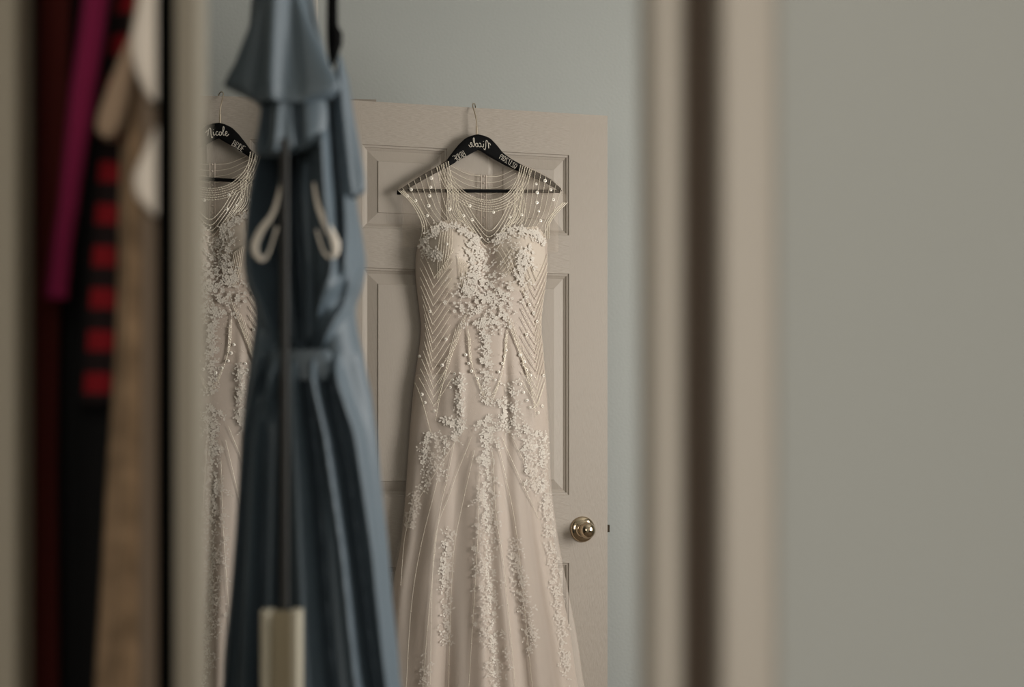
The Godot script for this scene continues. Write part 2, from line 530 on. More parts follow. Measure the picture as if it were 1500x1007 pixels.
# ======================================================================= blue dress, its rail and hanger
func build_rail_and_dress():
	var b := Buf.new()
	b.tube([Vector3(-1.05, 2.0, -2.2), Vector3(-0.10, 2.0, -2.2)], 0.014, 12)
	var rail := thing("hanging_rail", "metal rail hung from the ceiling that carries the blue dress", "rail")
	part("rod", b, "rail_metal", rail)
	for x in [-1.0, -0.15]:
		b = Buf.new()
		b.tube([Vector3(x, 2.75, -2.2), Vector3(x, 2.0, -2.2)], 0.006, 8)
		part("drop_rod", b, "rail_metal", rail)
	# black hanger seen nearly end-on
	var hg := thing("black_hanger", "slim black hanger standing above the shoulder of the blue dress", "hanger")
	b = Buf.new()
	b.tube([Vector3(-0.282, 1.96, -2.20), Vector3(-0.277, 1.87, -2.19), Vector3(-0.2755, 1.81, -2.18), Vector3(-0.272, 1.797, -2.18), Vector3(-0.272, 1.783, -2.18), Vector3(-0.2745, 1.765, -2.18), Vector3(-0.276, 1.748, -2.18)], [0.0085, 0.0085, 0.009, 0.0125, 0.012, 0.008, 0.003], 12, 1.3)
	part("arm", b, "black_plastic", hg)
	b = Buf.new()
	var hp := []
	for k in 15:
		var a := lerpf(-0.35 * PI, 1.05 * PI, k / 14.0)
		hp.append(Vector3(-0.282, 2.0 + 0.020 * sin(a), -2.2 + 0.020 * cos(a)))
	hp.push_front(Vector3(-0.282, 1.955, -2.20))
	b.tube(hp, 0.003, 8)
	part("hook", b, "rail_metal", hg)
	var d := thing("blue_dress", "slate blue satin robe dress with white ribbon loops, hanging in front of the doors", "dress")
	var deep := [[[1.70, -0.352], [1.634, -0.345], [1.539, -0.349], [1.412, -0.338], [1.30, -0.332]], 0.034, -0.17]
	part("bodice", garment([[1.888, -0.399, -0.315], [1.793, -0.407, -0.296], [1.719, -0.412, -0.275], [1.682, -0.386, -0.264], [1.629, -0.388, -0.251], [1.592, -0.398, -0.249], [1.539, -0.407, -0.243], [1.486, -0.412, -0.234], [1.449, -0.415, -0.230], [1.412, -0.410, -0.237], [1.386, -0.400, -0.246], [1.349, -0.399, -0.243], [1.296, -0.406, -0.232]], -2.215, 0.085, [deep,
		[[[1.62, -0.326], [1.45, -0.320], [1.32, -0.326]], 0.008, 0.045], [[[1.62, -0.356], [1.45, -0.352], [1.32, -0.340]], 0.006, 0.030],
		[[[1.639, -0.384], [1.539, -0.399], [1.433, -0.395], [1.381, -0.378], [1.307, -0.357]], 0.009, 0.035],
		[[[1.645, -0.283], [1.539, -0.277], [1.433, -0.267], [1.386, -0.285], [1.307, -0.315]], 0.009, 0.042],
		[[[1.698, -0.264], [1.539, -0.251], [1.433, -0.251], [1.381, -0.275]], 0.006, 0.026],
		[[[1.690, -0.274], [1.539, -0.264], [1.433, -0.257]], 0.004, -0.029],
		[[[1.433, -0.241], [1.381, -0.251], [1.307, -0.296]], 0.006, 0.022]], 120, 140, 0.36, 1.6), "blue_satin", d)
	part("skirt", garment([[1.307, -0.403, -0.230], [1.286, -0.406, -0.226], [1.243, -0.412, -0.217], [1.180, -0.417, -0.209], [1.096, -0.422, -0.201], [1.011, -0.428, -0.192], [0.927, -0.435, -0.185], [0.842, -0.444, -0.176], [0.792, -0.447, -0.171], [0.589, -0.463, -0.148], [0.377, -0.475, -0.127]], -2.2, 0.055, [
		[[[1.286, -0.357], [1.180, -0.382], [1.011, -0.393], [0.792, -0.403], [0.38, -0.42]], 0.009, 0.043],
		[[[1.286, -0.327], [1.117, -0.319], [0.792, -0.304], [0.38, -0.285]], 0.015, 0.043],
		[[[1.286, -0.298], [1.180, -0.277], [1.011, -0.253], [0.792, -0.230], [0.38, -0.20]], 0.009, 0.047],
		[[[1.286, -0.264], [1.180, -0.234], [1.011, -0.209], [0.792, -0.185], [0.38, -0.15]], 0.009, 0.043],
		[[[1.286, -0.386], [1.180, -0.406], [0.792, -0.433], [0.38, -0.455]], 0.006, 0.029],
		[[[1.286, -0.343], [1.117, -0.349], [0.792, -0.359], [0.38, -0.37]], 0.006, -0.041],
		[[[1.286, -0.312], [1.117, -0.296], [0.792, -0.272], [0.38, -0.24]], 0.006, -0.046],
		[[[1.286, -0.279], [1.117, -0.249], [0.792, -0.209], [0.38, -0.17]], 0.006, -0.041],
		[[[1.286, -0.372], [1.117, -0.378], [0.792, -0.386], [0.38, -0.40]], 0.005, -0.030]], 110, 120, 0.34), "blue_satin", d)
	part("cape", garment([[1.91, -0.357, -0.325], [1.875, -0.360, -0.321], [1.824, -0.372, -0.310], [1.773, -0.393, -0.288], [1.732, -0.409, -0.270], [1.704, -0.4235, -0.2565], [1.699, -0.426, -0.255], [1.694, -0.414, -0.258], [1.684, -0.394, -0.268], [1.671, -0.372, -0.300]], -2.11, 0.03, [
		[[[1.9, -0.342], [1.67, -0.352]], 0.013, 0.022], [[[1.88, -0.328], [1.69, -0.312]], 0.007, -0.007], [[[1.88, -0.352], [1.69, -0.380]], 0.007, -0.007]], 64, 50, 0.2), "blue_satin", d)
	part("sleeve", garment([[1.756, -0.264, -0.258], [1.729, -0.270, -0.250], [1.676, -0.270, -0.242], [1.613, -0.266, -0.231], [1.555, -0.261, -0.224], [1.545, -0.256, -0.237]], -2.17, 0.022, [[[[1.74, -0.262], [1.55, -0.242]], 0.005, 0.008]], 48, 60, 0.25), "blue_satin", d)
	part("collar", garment([[1.694, -0.375, -0.279], [1.663, -0.376, -0.275], [1.637, -0.380, -0.277], [1.617, -0.384, -0.288], [1.601, -0.384, -0.33]], -2.125, 0.03, [
		[[[1.68, -0.364], [1.61, -0.366]], 0.006, -0.022], [[[1.68, -0.318], [1.61, -0.314]], 0.006, -0.022], [[[1.69, -0.342], [1.60, -0.35]], 0.008, 0.012]], 64, 30), "blue_satin", d)
	part("sash", garment([[1.310, -0.352, -0.275], [1.300, -0.356, -0.271], [1.277, -0.354, -0.271], [1.265, -0.346, -0.277]], -2.142, 0.014, [], 48, 30, 0.3), "blue_satin", d)
	b = Buf.new()
	b.tube(spline([Vector3(-0.346, 1.560, -2.13), Vector3(-0.355, 1.515, -2.118), Vector3(-0.373, 1.484, -2.108), Vector3(-0.381, 1.459, -2.104), Vector3(-0.371, 1.442, -2.104), Vector3(-0.361, 1.454, -2.112), Vector3(-0.351, 1.494, -2.124)], 6), [0.002, 0.0022, 0.0025, 0.0028, 0.003, 0.0033, 0.0036, 0.004, 0.0044, 0.0048, 0.005, 0.0052, 0.0054, 0.0056, 0.0058, 0.006, 0.006, 0.006, 0.006, 0.006, 0.0056, 0.005, 0.0045, 0.004, 0.0036, 0.0032, 0.003, 0.0028, 0.0026, 0.0024, 0.0022, 0.002, 0.002, 0.002, 0.002, 0.002, 0.002], 8, 0.5)
	part("ribbon_loop", b, "ribbon_white", d)
	b = Buf.new()
	b.tube(spline([Vector3(-0.297, 1.560, -2.13), Vector3(-0.289, 1.525, -2.118), Vector3(-0.275, 1.494, -2.108), Vector3(-0.261, 1.464, -2.104), Vector3(-0.265, 1.446, -2.104), Vector3(-0.279, 1.454, -2.112), Vector3(-0.292, 1.489, -2.124)], 6), [0.002, 0.0022, 0.0025, 0.0028, 0.003, 0.0033, 0.0036, 0.004, 0.0044, 0.0048, 0.005, 0.0054, 0.0058, 0.006, 0.0064, 0.0066, 0.0066, 0.0066, 0.0066, 0.006, 0.0056, 0.005, 0.0045, 0.004, 0.0036, 0.0032, 0.003, 0.0028, 0.0026, 0.0024, 0.0022, 0.002, 0.002, 0.002, 0.002, 0.002, 0.002], 8, 0.5)
	part("ribbon_loop", b, "ribbon_white", d)
	# mirror panel edge, built as a slim dark post on a pale sleeve before the dress
	var p := thing("mirror_edge_post", "dark mirror panel edge built as a slim post in a pale channel sleeve before the blue dress", "post")
	b = Buf.new()
	b.box(Vector3(-0.346, 0, -2.068), Vector3(-0.317, 0.928, -2.044))
	part("channel_back", b, "bracket_olive", p).set_meta("label", "duller olive back of the pale channel")
	for x in [[-0.3595, -0.346], [-0.317, -0.3035]]:
		b = Buf.new()
		b.box(Vector3(x[0], 0, -2.07), Vector3(x[1], 0.931, -2.028), 0.003)
		part("channel_side", b, "bracket_cream", p)
	b = Buf.new()
	b.box(Vector3(-0.334, 0.931, -2.055), Vector3(-0.322, 1.61, -2.045), 0.002)
	part("rod", b, "post_black", p)

func spline(ctrl: Array, steps: int) -> Array:
	var out := []
	for k in ctrl.size() - 1:
		var a: Vector3 = ctrl[maxi(k - 1, 0)]
		var d: Vector3 = ctrl[mini(k + 2, ctrl.size() - 1)]
		for s in steps:
			out.append(ctrl[k].cubic_interpolate(ctrl[k + 1], a, d, float(s) / steps))
	out.append(ctrl[-1])
	return out

# ======================================================================= a door leaf with its hanger, gown and knob
func leaf(called: String, at: Vector3, turn: float, side: float):
	mir = side
	var right := side > 0
	var d := Node3D.new()
	d.name = called
	d.position = at
	d.rotation.y = turn
	add_child(d)
	d.set_meta("kind", "structure")
	d.set_meta("label", "mirror reflection of the white six-panel door, built solid, with brass knob and right-hand gown" if right else "white six-panel door leaf behind the blue dress, mostly hidden")
	door_parts(d)
	var hg := thing("wooden_hanger", "mirror reflection of the black wooden hanger, built solid, with reversed silver lettering" if right else "black wooden hanger with readable silver lettering, half hidden at the left", "hanger", at, turn)
	hanger_parts(hg)
	var g := thing("wedding_gown", "mirror reflection of the ivory beaded lace wedding gown, built solid on the right door" if right else "ivory beaded wedding gown glimpsed between the closet post and the blue dress", "wedding dress", at, turn)
	gown_parts(g)
	if right:
		knob_parts(d)
	mir = 1.0

func door_parts(d: Node3D):
	var cols := [[-0.303, -0.081], [0.030, 0.252]]
	var rows := [[1.717, 1.932], [1.024, 1.615], [0.23, 0.843]]
	var b := Buf.new()
	b.box(Vector3(-0.41, 0.012, -0.035), Vector3(0.36, 2.043, -0.012))
	part("core", b, "door_paint", d)
	for x in [[-0.41, -0.303], [0.252, 0.36]]:
		b = Buf.new()
		b.box(Vector3(x[0], 0.012, -0.012), Vector3(x[1], 2.043, 0.0))
		part("stile", b, "door_paint", d)
	for y in [[1.932, 2.043], [1.615, 1.717], [0.843, 1.024], [0.012, 0.23]]:
		b = Buf.new()
		b.box(Vector3(-0.303, y[0], -0.012), Vector3(0.252, y[1], 0.0))
		for k in b.t.size():
			b.t[k] = Vector2(b.v[k].y, b.v[k].x)
		part("rail", b, "door_paint", d)
	for y in rows:
		b = Buf.new()
		b.box(Vector3(-0.081, y[0], -0.012), Vector3(0.030, y[1], 0.0))
		part("mullion", b, "door_paint", d)
	var steps := [[0.0, 0.0], [0.0012, -0.0030], [0.0062, -0.0042], [0.0070, -0.0066], [0.0125, -0.0095], [0.0135, -0.0105], [0.0150, -0.0105], [0.0405, -0.0042], [0.0415, -0.0020]]
	for x in cols:
		for y in rows:
			b = Buf.new()
			for k in steps.size() - 1:
				var p := ring(x, y, steps[k])
				var q := ring(x, y, steps[k + 1])
				for e in 4:
					b.quad(p[e], p[(e + 1) % 4], q[(e + 1) % 4], q[e], Vector3(0, 0, 1))
			var f := ring(x, y, steps[-1])
			b.quad(f[0], f[1], f[2], f[3], Vector3(0, 0, 1))
			part("panel", b, "door_paint", d)

func ring(x: Array, y: Array, s: Array) -> Array:
	return [Vector3(x[0] + s[0], y[0] + s[0], s[1]), Vector3(x[1] - s[0], y[0] + s[0], s[1]), Vector3(x[1] - s[0], y[1] - s[0], s[1]), Vector3(x[0] + s[0], y[1] - s[0], s[1])]

func knob_parts(d: Node3D):
	var k := Node3D.new()
	k.name = "door_knob"
	d.add_child(k, true)
	k.set_meta("label", "polished brass knob on its round rose")
	var b := Buf.new()
	b.lathe([[0.0, 0.0345], [0.003, 0.0345], [0.006, 0.0325], [0.008, 0.029], [0.010, 0.024], [0.011, 0.0205], [0.014, 0.0195], [0.016, 0.016], [0.017, 0.0]], Vector3(0, 0, 1), Vector3(0.289, 0.932, 0), 40)
	part("rose", b, "knob_metal", k)
	b = Buf.new()
	var prof := [[0.014, 0.0115], [0.026, 0.0105], [0.030, 0.012], [0.032, 0.0145]]
	for s in 15:
		var a := lerpf(-0.85, PI / 2, s / 14.0)
		prof.append([0.045 + 0.0175 * sin(a), 0.0218 * cos(a)])
	prof.append([0.0635, 0.0])
	b.lathe(prof, Vector3(0, 0, 1), Vector3(0.289, 0.932, 0), 40)
	part("ball", b, "knob_metal", k)
	b = Buf.new()
	b.box(Vector3(0.36, 0.922, -0.026), Vector3(0.370, 0.942, -0.010), 0.001)
	part("latch_bolt", b, "latch_metal", d).set_meta("label", "dark latch bolt standing out of the door edge")

func hanger_parts(h: Node3D):
	var top := [[-0.216, 1.812], [-0.186, 1.832], [-0.150, 1.857], [-0.114, 1.878], [-0.087, 1.897], [-0.071, 1.919], [-0.056, 1.938], [-0.038, 1.956], [-0.020, 1.964], [-0.005, 1.968], [0.009, 1.966], [0.028, 1.960], [0.044, 1.945], [0.064, 1.922], [0.087, 1.907], [0.112, 1.895], [0.161, 1.875], [0.195, 1.859], [0.223, 1.835]]
	var low := [[0.225, 1.828], [0.180, 1.850], [0.112, 1.875], [0.068, 1.892], [0.031, 1.910], [-0.002, 1.929], [-0.038, 1.908], [-0.083, 1.880], [-0.132, 1.853], [-0.186, 1.820], [-0.207, 1.802]]
	low.reverse()
	# the bowed wooden arms: a section rounded front and back
	var b := Buf.new()
	var n := 60
	var sec := []
	for c in n + 1:
		var x := lerpf(-0.2165, 0.2225, float(c) / n)
		var yt := across(top, x)
		var yb := minf(across(low, x), yt - 0.004)
		for p in [[0.0, 0.027], [0.12, 0.0305], [0.5, 0.031], [0.88, 0.0305], [1.0, 0.027], [1.0, 0.021], [0.5, 0.017], [0.0, 0.021], [0.0, 0.027]]:
			sec.append(Vector3(x, lerpf(yb, yt, p[0]), p[1]))
	b.sheet(sec, 8, n, false)
	part("arms", b, "black_lacquer", h)
	b = Buf.new()
	b.tube([Vector3(-0.206, 1.8125, 0.024), Vector3(0.219, 1.8295, 0.024)], 0.0046, 10)
	part("trouser_bar", b, "black_lacquer", h)
	b = Buf.new()
	var hook := [Vector3(-0.007, 1.962, 0.024), Vector3(-0.007, 1.997, 0.024), Vector3(-0.010, 2.018, 0.022), Vector3(-0.0125, 2.034, 0.014), Vector3(-0.0135, 2.047, 0.006), Vector3(-0.010, 2.0545, -0.004), Vector3(-0.003, 2.0575, -0.018), Vector3(0.003, 2.0525, -0.032), Vector3(0.005, 2.041, -0.040), Vector3(0.004, 2.030, -0.042)]
	b.tube(spline(hook, 5), 0.0016, 8)
	part("hook", b, "hook_wire", h)
	b = Buf.new()
	b.tube([Vector3(-0.007, 1.962, 0.024), Vector3(-0.007, 1.990, 0.024)], 0.0026, 10)
	part("ferrule", b, "hook_wire", h)
	lettering(h)

# silver lettering: every character is drawn as strokes with a pen, reversed on the right hanger
func stroke_text(word: String, glyphs: Dictionary, origin: Vector2, dirn: Vector2, size: float, gap: float, pen: float) -> Buf:
	var b := Buf.new()
	var up := Vector2(dirn.y, -dirn.x)
	if up.y < 0:
		up = -up
	var x := 0.0
	for ch in word:
		var g = glyphs[ch]
		for s in g[1]:
			var path := []
			for p in s:
				var q: Vector2 = origin + dirn * (x + p[0]) * size + up * p[1] * size
				path.append(Vector3(q.x, q.y, 0.0313))
			b.tube(spline(path, 3) if path.size() > 2 and g.size() > 2 else path, pen, 6, 0.5)
		x += g[0] + gap
	return b

func lettering(h: Node3D):
	var script := {
		"N": [0.95, [[[-0.05, 0.35], [0.08, 0.62], [0.25, 0.6], [0.28, 0.3], [0.22, -0.1], [0.24, 0.3], [0.36, 0.8], [0.55, 1.02], [0.64, 0.8], [0.66, 0.2], [0.72, -0.25], [0.84, -0.33], [0.93, -0.15]]], true],
		"i": [0.30, [[[0.0, 0.5], [0.02, 0.1], [0.12, 0.02], [0.28, 0.15]], [[0.03, 0.85], [0.03, 0.79]]], true],
		"c": [0.42, [[[0.32, 0.5], [0.14, 0.55], [0.02, 0.28], [0.14, 0.02], [0.34, 0.08], [0.44, 0.2]]], true],
		"o": [0.46, [[[0.22, 0.56], [0.04, 0.4], [0.06, 0.08], [0.24, 0.02], [0.38, 0.25], [0.28, 0.52], [0.30, 0.42], [0.46, 0.40]]], true],
		"l": [0.34, [[[-0.02, 0.30], [0.18, 0.75], [0.22, 1.15], [0.10, 1.22], [0.04, 0.8], [0.06, 0.2], [0.16, 0.02], [0.32, 0.12]]], true],
		"e": [0.50, [[[0.0, 0.18], [0.22, 0.32], [0.24, 0.55], [0.10, 0.56], [0.02, 0.3], [0.10, 0.0], [0.28, -0.06], [0.50, 0.22]]], true],
	}
	var caps := {
		"B": [0.40, [[[0.0, 0.0], [0.0, 1.0], [0.26, 0.92], [0.26, 0.6], [0.0, 0.52], [0.34, 0.42], [0.34, 0.08], [0.0, 0.0]]]],
		"R": [0.40, [[[0.0, 0.0], [0.0, 1.0], [0.30, 0.9], [0.30, 0.6], [0.0, 0.5], [0.36, 0.0]]]],
		"I": [0.10, [[[0.05, 0.0], [0.05, 1.0]]]],
		"D": [0.40, [[[0.0, 0.0], [0.0, 1.0], [0.24, 0.9], [0.36, 0.5], [0.24, 0.1], [0.0, 0.0]]]],
		"E": [0.36, [[[0.34, 1.0], [0.0, 1.0], [0.0, 0.0], [0.34, 0.0]], [[0.0, 0.5], [0.26, 0.5]]]],
		"0": [0.36, [[[0.17, 0.0], [0.0, 0.25], [0.0, 0.75], [0.17, 1.0], [0.34, 0.75], [0.34, 0.25], [0.17, 0.0]]]],
		"1": [0.14, [[[0.0, 0.8], [0.1, 1.0], [0.1, 0.0]]]],
		"2": [0.36, [[[0.0, 0.8], [0.17, 1.0], [0.34, 0.78], [0.0, 0.0], [0.36, 0.0]]]],
		"7": [0.34, [[[0.0, 1.0], [0.34, 1.0], [0.1, 0.0]]]],
		"9": [0.36, [[[0.34, 0.75], [0.17, 1.0], [0.0, 0.75], [0.17, 0.5], [0.34, 0.75], [0.28, 0.0]]]],
		".": [0.08, [[[0.03, 0.0], [0.03, 0.1]]]],
	}
	# drawn right to left, so the lettering reads reversed, as the photograph shows it
	part("name_lettering", stroke_text("Nicole", script, Vector2(0.0275, 1.9335), Vector2(-1, 0.01), 0.0185, 0.03, 0.00085), "silver_ink", h)
	part("word_lettering", stroke_text("BRIDE", caps, Vector2(-0.037, 1.9085), Vector2(-0.85, -0.52).normalized(), 0.0165, 0.08, 0.0006), "silver_ink", h)
	part("date_lettering", stroke_text("02.17.2019", caps, Vector2(0.094, 1.8815), Vector2(-0.86, 0.51).normalized(), 0.0145, 0.10, 0.0006), "silver_ink", h)

# ======================================================================= the gown
var XL := [[1.687, -0.159], [1.648, -0.166], [1.591, -0.166], [1.503, -0.156], [1.460, -0.152], [1.416, -0.156], [1.320, -0.170], [1.197, -0.181], [1.049, -0.191], [0.919, -0.202], [0.801, -0.225], [0.676, -0.241], [0.543, -0.260], [0.296, -0.286], [0.056, -0.312]]
var XR := [[1.708, 0.185], [1.660, 0.187], [1.601, 0.185], [1.511, 0.174], [1.466, 0.172], [1.422, 0.176], [1.323, 0.183], [1.198, 0.189], [1.046, 0.191], [0.911, 0.204], [0.789, 0.224], [0.659, 0.249], [0.519, 0.271], [0.259, 0.309], [0.004, 0.343]]
var SWEET := [[-0.159, 1.676], [-0.141, 1.709], [-0.118, 1.727], [-0.091, 1.735], [-0.064, 1.731], [-0.037, 1.714], [-0.014, 1.692], [0.006, 1.672], [0.026, 1.692], [0.054, 1.714], [0.085, 1.724], [0.118, 1.723], [0.146, 1.730], [0.170, 1.708], [0.185, 1.685]]
var TOPLINE := [[-0.214, 1.813], [-0.188, 1.834], [-0.152, 1.855], [-0.117, 1.877], [-0.086, 1.893], [-0.081, 1.863], [-0.066, 1.836], [-0.039, 1.809], [-0.008, 1.796], [0.019, 1.794], [0.047, 1.800], [0.074, 1.819], [0.096, 1.854], [0.107, 1.892], [0.148, 1.880], [0.185, 1.863], [0.217, 1.842], [0.238, 1.807]]
var ARM_LEFT := [[-0.216, 1.812], [-0.189, 1.785], [-0.168, 1.751], [-0.157, 1.717], [-0.156, 1.687]]
var ARM_RIGHT := [[0.185, 1.706], [0.187, 1.731], [0.192, 1.757], [0.215, 1.779], [0.235, 1.798]]
var DEPTH := [[1.95, 0.040], [1.84, 0.044], [1.76, 0.058], [1.70, 0.072], [1.64, 0.082], [1.55, 0.075], [1.44, 0.068], [1.30, 0.078], [1.15, 0.084], [1.0, 0.092], [0.8, 0.105], [0.5, 0.125], [0.0, 0.16]]

# how far the front of the gown stands off the door at (x, h)
func front(x: float, h: float, grow := 0.0) -> float:
	var xl := along(XL, h) - grow
	var xr := along(XR, h) + grow
	var up := smoothstep(1.68, 1.76, h)
	xl = lerpf(xl, -0.235, up)
	xr = lerpf(xr, 0.252, up)
	var s := clampf((2.0 * x - xl - xr) / (xr - xl), -1.0, 1.0)
	var e := pow(maxf(0.0, 1.0 - s * s), 0.42)
	e = lerpf(e, maxf(e, 0.62), up)
	var z := 0.012 + (along(DEPTH, h) - 0.012) * e
	var cup := 0.0
	for c in [[-0.092, 1.652], [0.094, 1.655]]:
		var dx: float = (x - c[0]) / 0.052
		var dy: float = (h - c[1]) / 0.062
		cup += 0.030 * exp(-dx * dx - dy * dy)
	cup -= 0.016 * exp(-pow((x - 0.008) / 0.022, 2) - pow((h - 1.63) / 0.07, 2))
	z += cup
	# soft folds that open towards the hem
	var a := clampf((1.30 - h) / 0.75, 0.0, 1.3)
	if a > 0.0:
		var q := s * (1.0 - 0.12 * a)
		var fold := 0.55 * cos(q * 10.5 + 0.6) + 0.35 * cos(q * 17.0 + 2.0 + h) + 0.2 * cos(q * 29.0 + 1.2)
		z += fold * 0.022 * a * e
	# drawn folds at the hips
	var hip := exp(-pow((h - 1.28) / 0.12, 2))
	for f in [[0.062, 0.010, -0.012], [-0.062, 0.010, 0.007], [-0.12, 0.016, -0.007], [0.135, 0.014, 0.007]]:
		z += hip * f[2] * exp(-pow((x - f[0]) / f[1], 2))
	return z

func on_gown(p: Array, lift := 0.0) -> Vector3:
	# p is in centimetres on the gown's pattern
	var x: float = p[0] * 0.01
	var h: float = p[1] * 0.01
	return Vector3(x, h, front(x, h) + lift)

func gown_parts(g: Node3D):
	var nu := 96
	# opaque lining from the sweetheart neckline to the hem, front and back
	var b := Buf.new()
	for side in [1, -1]:
		var pts := []
		var nv := 150 if side > 0 else 40
		for r in nv + 1:
			for c in nu + 1:
				var s := sin((float(c) / nu - 0.5) * PI)
				var xtop := lerpf(-0.1585, 0.1845, (s + 1.0) / 2.0)
				var htop := across(SWEET, xtop)
				var t := float(r) / nv
				var h := lerpf(htop, 0.03, t)
				var x := lerpf(along(XL, h), along(XR, h), (s + 1.0) / 2.0)
				pts.append(Vector3(x, h, front(x, h) - 0.003 if side > 0 else 0.009 + 0.003 * sqrt(maxf(0.0, 1.0 - s * s))))
		b.sheet(pts, nu, nv, side > 0)
	part("lining", b, "gown_satin", g)
	# padded ivory cups over the lining
	for cc in [[-0.150, -0.008, -0.088], [0.026, 0.176, 0.100]]:
		b = Buf.new()
		var pc := []
		for q in 19:
			for c in 31:
				var f := c / 30.0
				var x := lerpf(cc[0], cc[1], f)
				var low := 1.548 + 0.09 * pow(absf(f - 0.5) * 2.0, 2.2)
				var h := lerpf(across(SWEET, x) + 0.001, low, q / 18.0)
				pc.append(Vector3(x, h, front(x, h) - 0.001 - 0.0026 * pow(maxf(q / 18.0, absf(f - 0.5) * 2.0), 6.0)))
		b.sheet(pc, 30, 18, true)
		part("cup", b, "gown_ivory", g)
	# sheer beaded yoke: from the shoulder line and neck to the sweetheart line and armholes
	b = Buf.new()
	var pts2 := []
	var nx := 110
	for r in 15:
		for c in nx + 1:
			var x := lerpf(-0.2155, 0.2345, float(c) / nx)
			var h := lerpf(yoke_top(x), yoke_low(x), r / 14.0)
			pts2.append(Vector3(x, h, front(x, h)))
	b.sheet(pts2, nx, 14, true)
	part("yoke", b, "gown_tulle", g).set_meta("label", "sheer beaded tulle yoke")
	# shoulders fold back over the hanger
	for sd in [[-0.2155, -0.088], [0.105, 0.2345]]:
		var p3 := []
		for r in 7:
			var a := PI * r / 6.0
			for c in 25:
				var x := lerpf(sd[0], sd[1], c / 24.0)
				var h := yoke_top(x)
				var zf := front(x, h)
				var mid := (zf + 0.008) / 2.0
				p3.append(Vector3(x, h + 0.006 * sin(a), mid + (zf - mid) * cos(a)))
		b = Buf.new()
		b.sheet(p3, 24, 6, false)
		part("shoulder", b, "gown_tulle", g)
	# sheer back with its button placket
	b = Buf.new()
	var p4 := []
	for r in 9:
		for c in 61:
			var x := lerpf(-0.20, 0.22, c / 60.0)
			var ht := minf(yoke_top_back(x), yoke_top(x) if absf(x - 0.01) > 0.1 else 3.0)
			p4.append(Vector3(x, lerpf(ht, 1.67, r / 8.0), 0.009 + 0.002 * cos(x * 40.0)))
	b.sheet(p4, 60, 8, true)
	part("back_yoke", b, "gown_tulle", g)
	b = Buf.new()
	for x in [0.008, 0.021]:
		b.tube([Vector3(x, 1.866, 0.012), Vector3(x, 1.70, 0.012)], 0.0016, 6)
	for k in 9:
		b.octa(Vector3(0.0145, 1.862 - k * 0.018, 0.014), 0.0036)
	part("back_placket", b, "gown_satin", g)
	# soft tulle laid over the skirt
	b = Buf.new()
	var p5 := []
	for r in 71:
		var h := lerpf(1.34, 0.03, r / 70.0)
		var gr := 0.012 * smoothstep(1.34, 0.6, h)
		for c in nu + 1:
			var s := sin((float(c) / nu - 0.5) * PI)
			var x := lerpf(along(XL, h) - gr, along(XR, h) + gr, (s + 1.0) / 2.0)
			p5.append(Vector3(x, h, front(x, h, gr) + 0.003 + 0.016 * smoothstep(1.3, 0.7, h) * (0.5 + 0.5 * cos(s * 23.0 + h * 3.0))))
	b.sheet(p5, nu, 70, true)
	part("overskirt", b, "gown_overlay", g).set_meta("label", "soft sheer tulle overskirt")
	beadwork(g)
	lacework(g)

func yoke_top(x: float) -> float:
	return across(TOPLINE, x)

func yoke_top_back(x: float) -> float:
	return 1.864 + pow(absf(x - 0.014), 1.35) * 0.75

func yoke_low(x: float) -> float:
	if x < -0.157:
		return minf(across(ARM_LEFT, x), yoke_top(x) - 0.002)
	if x > 0.185:
		return minf(across(ARM_RIGHT, x), yoke_top(x) - 0.002)
	return minf(across(SWEET, x) - 0.008, yoke_top(x) - 0.002)

# a thread of bugle beads along a pattern line, with a brighter bead here and there
func bead_line(b: Buf, line: Array, r := 0.0007, every := 0.011, big := 0.0015):
	var ctrl := []
	for p in line:
		ctrl.append(Vector3(p[0], p[1], 0))
	var flat := spline(ctrl, 7) if ctrl.size() > 2 else [ctrl[0], ctrl[0].lerp(ctrl[1], 0.25), ctrl[0].lerp(ctrl[1], 0.5), ctrl[0].lerp(ctrl[1], 0.75), ctrl[1]]
	var path := []
	for p in flat:
		path.append(on_gown([p.x, p.y], 0.0025))
	b.tube(path, r, 4)
	var left := rng.randf() * every
	for k in path.size() - 1:
		var d: float = path[k].distance_to(path[k + 1])
		var at := left
		while at < d:
			b.octa(path[k].lerp(path[k + 1], at / d) + Vector3(0, 0, 0.0008), big * rng.randf_range(0.75, 1.15), big * rng.randf_range(1.0, 1.7))
			at += every * rng.randf_range(0.7, 1.3)
		left = at - d

func shift(line: Array, dx: float, dy: float) -> Array:
	var out := []
	for p in line:
		out.append([p[0] + dx, p[1] + dy])
	return out

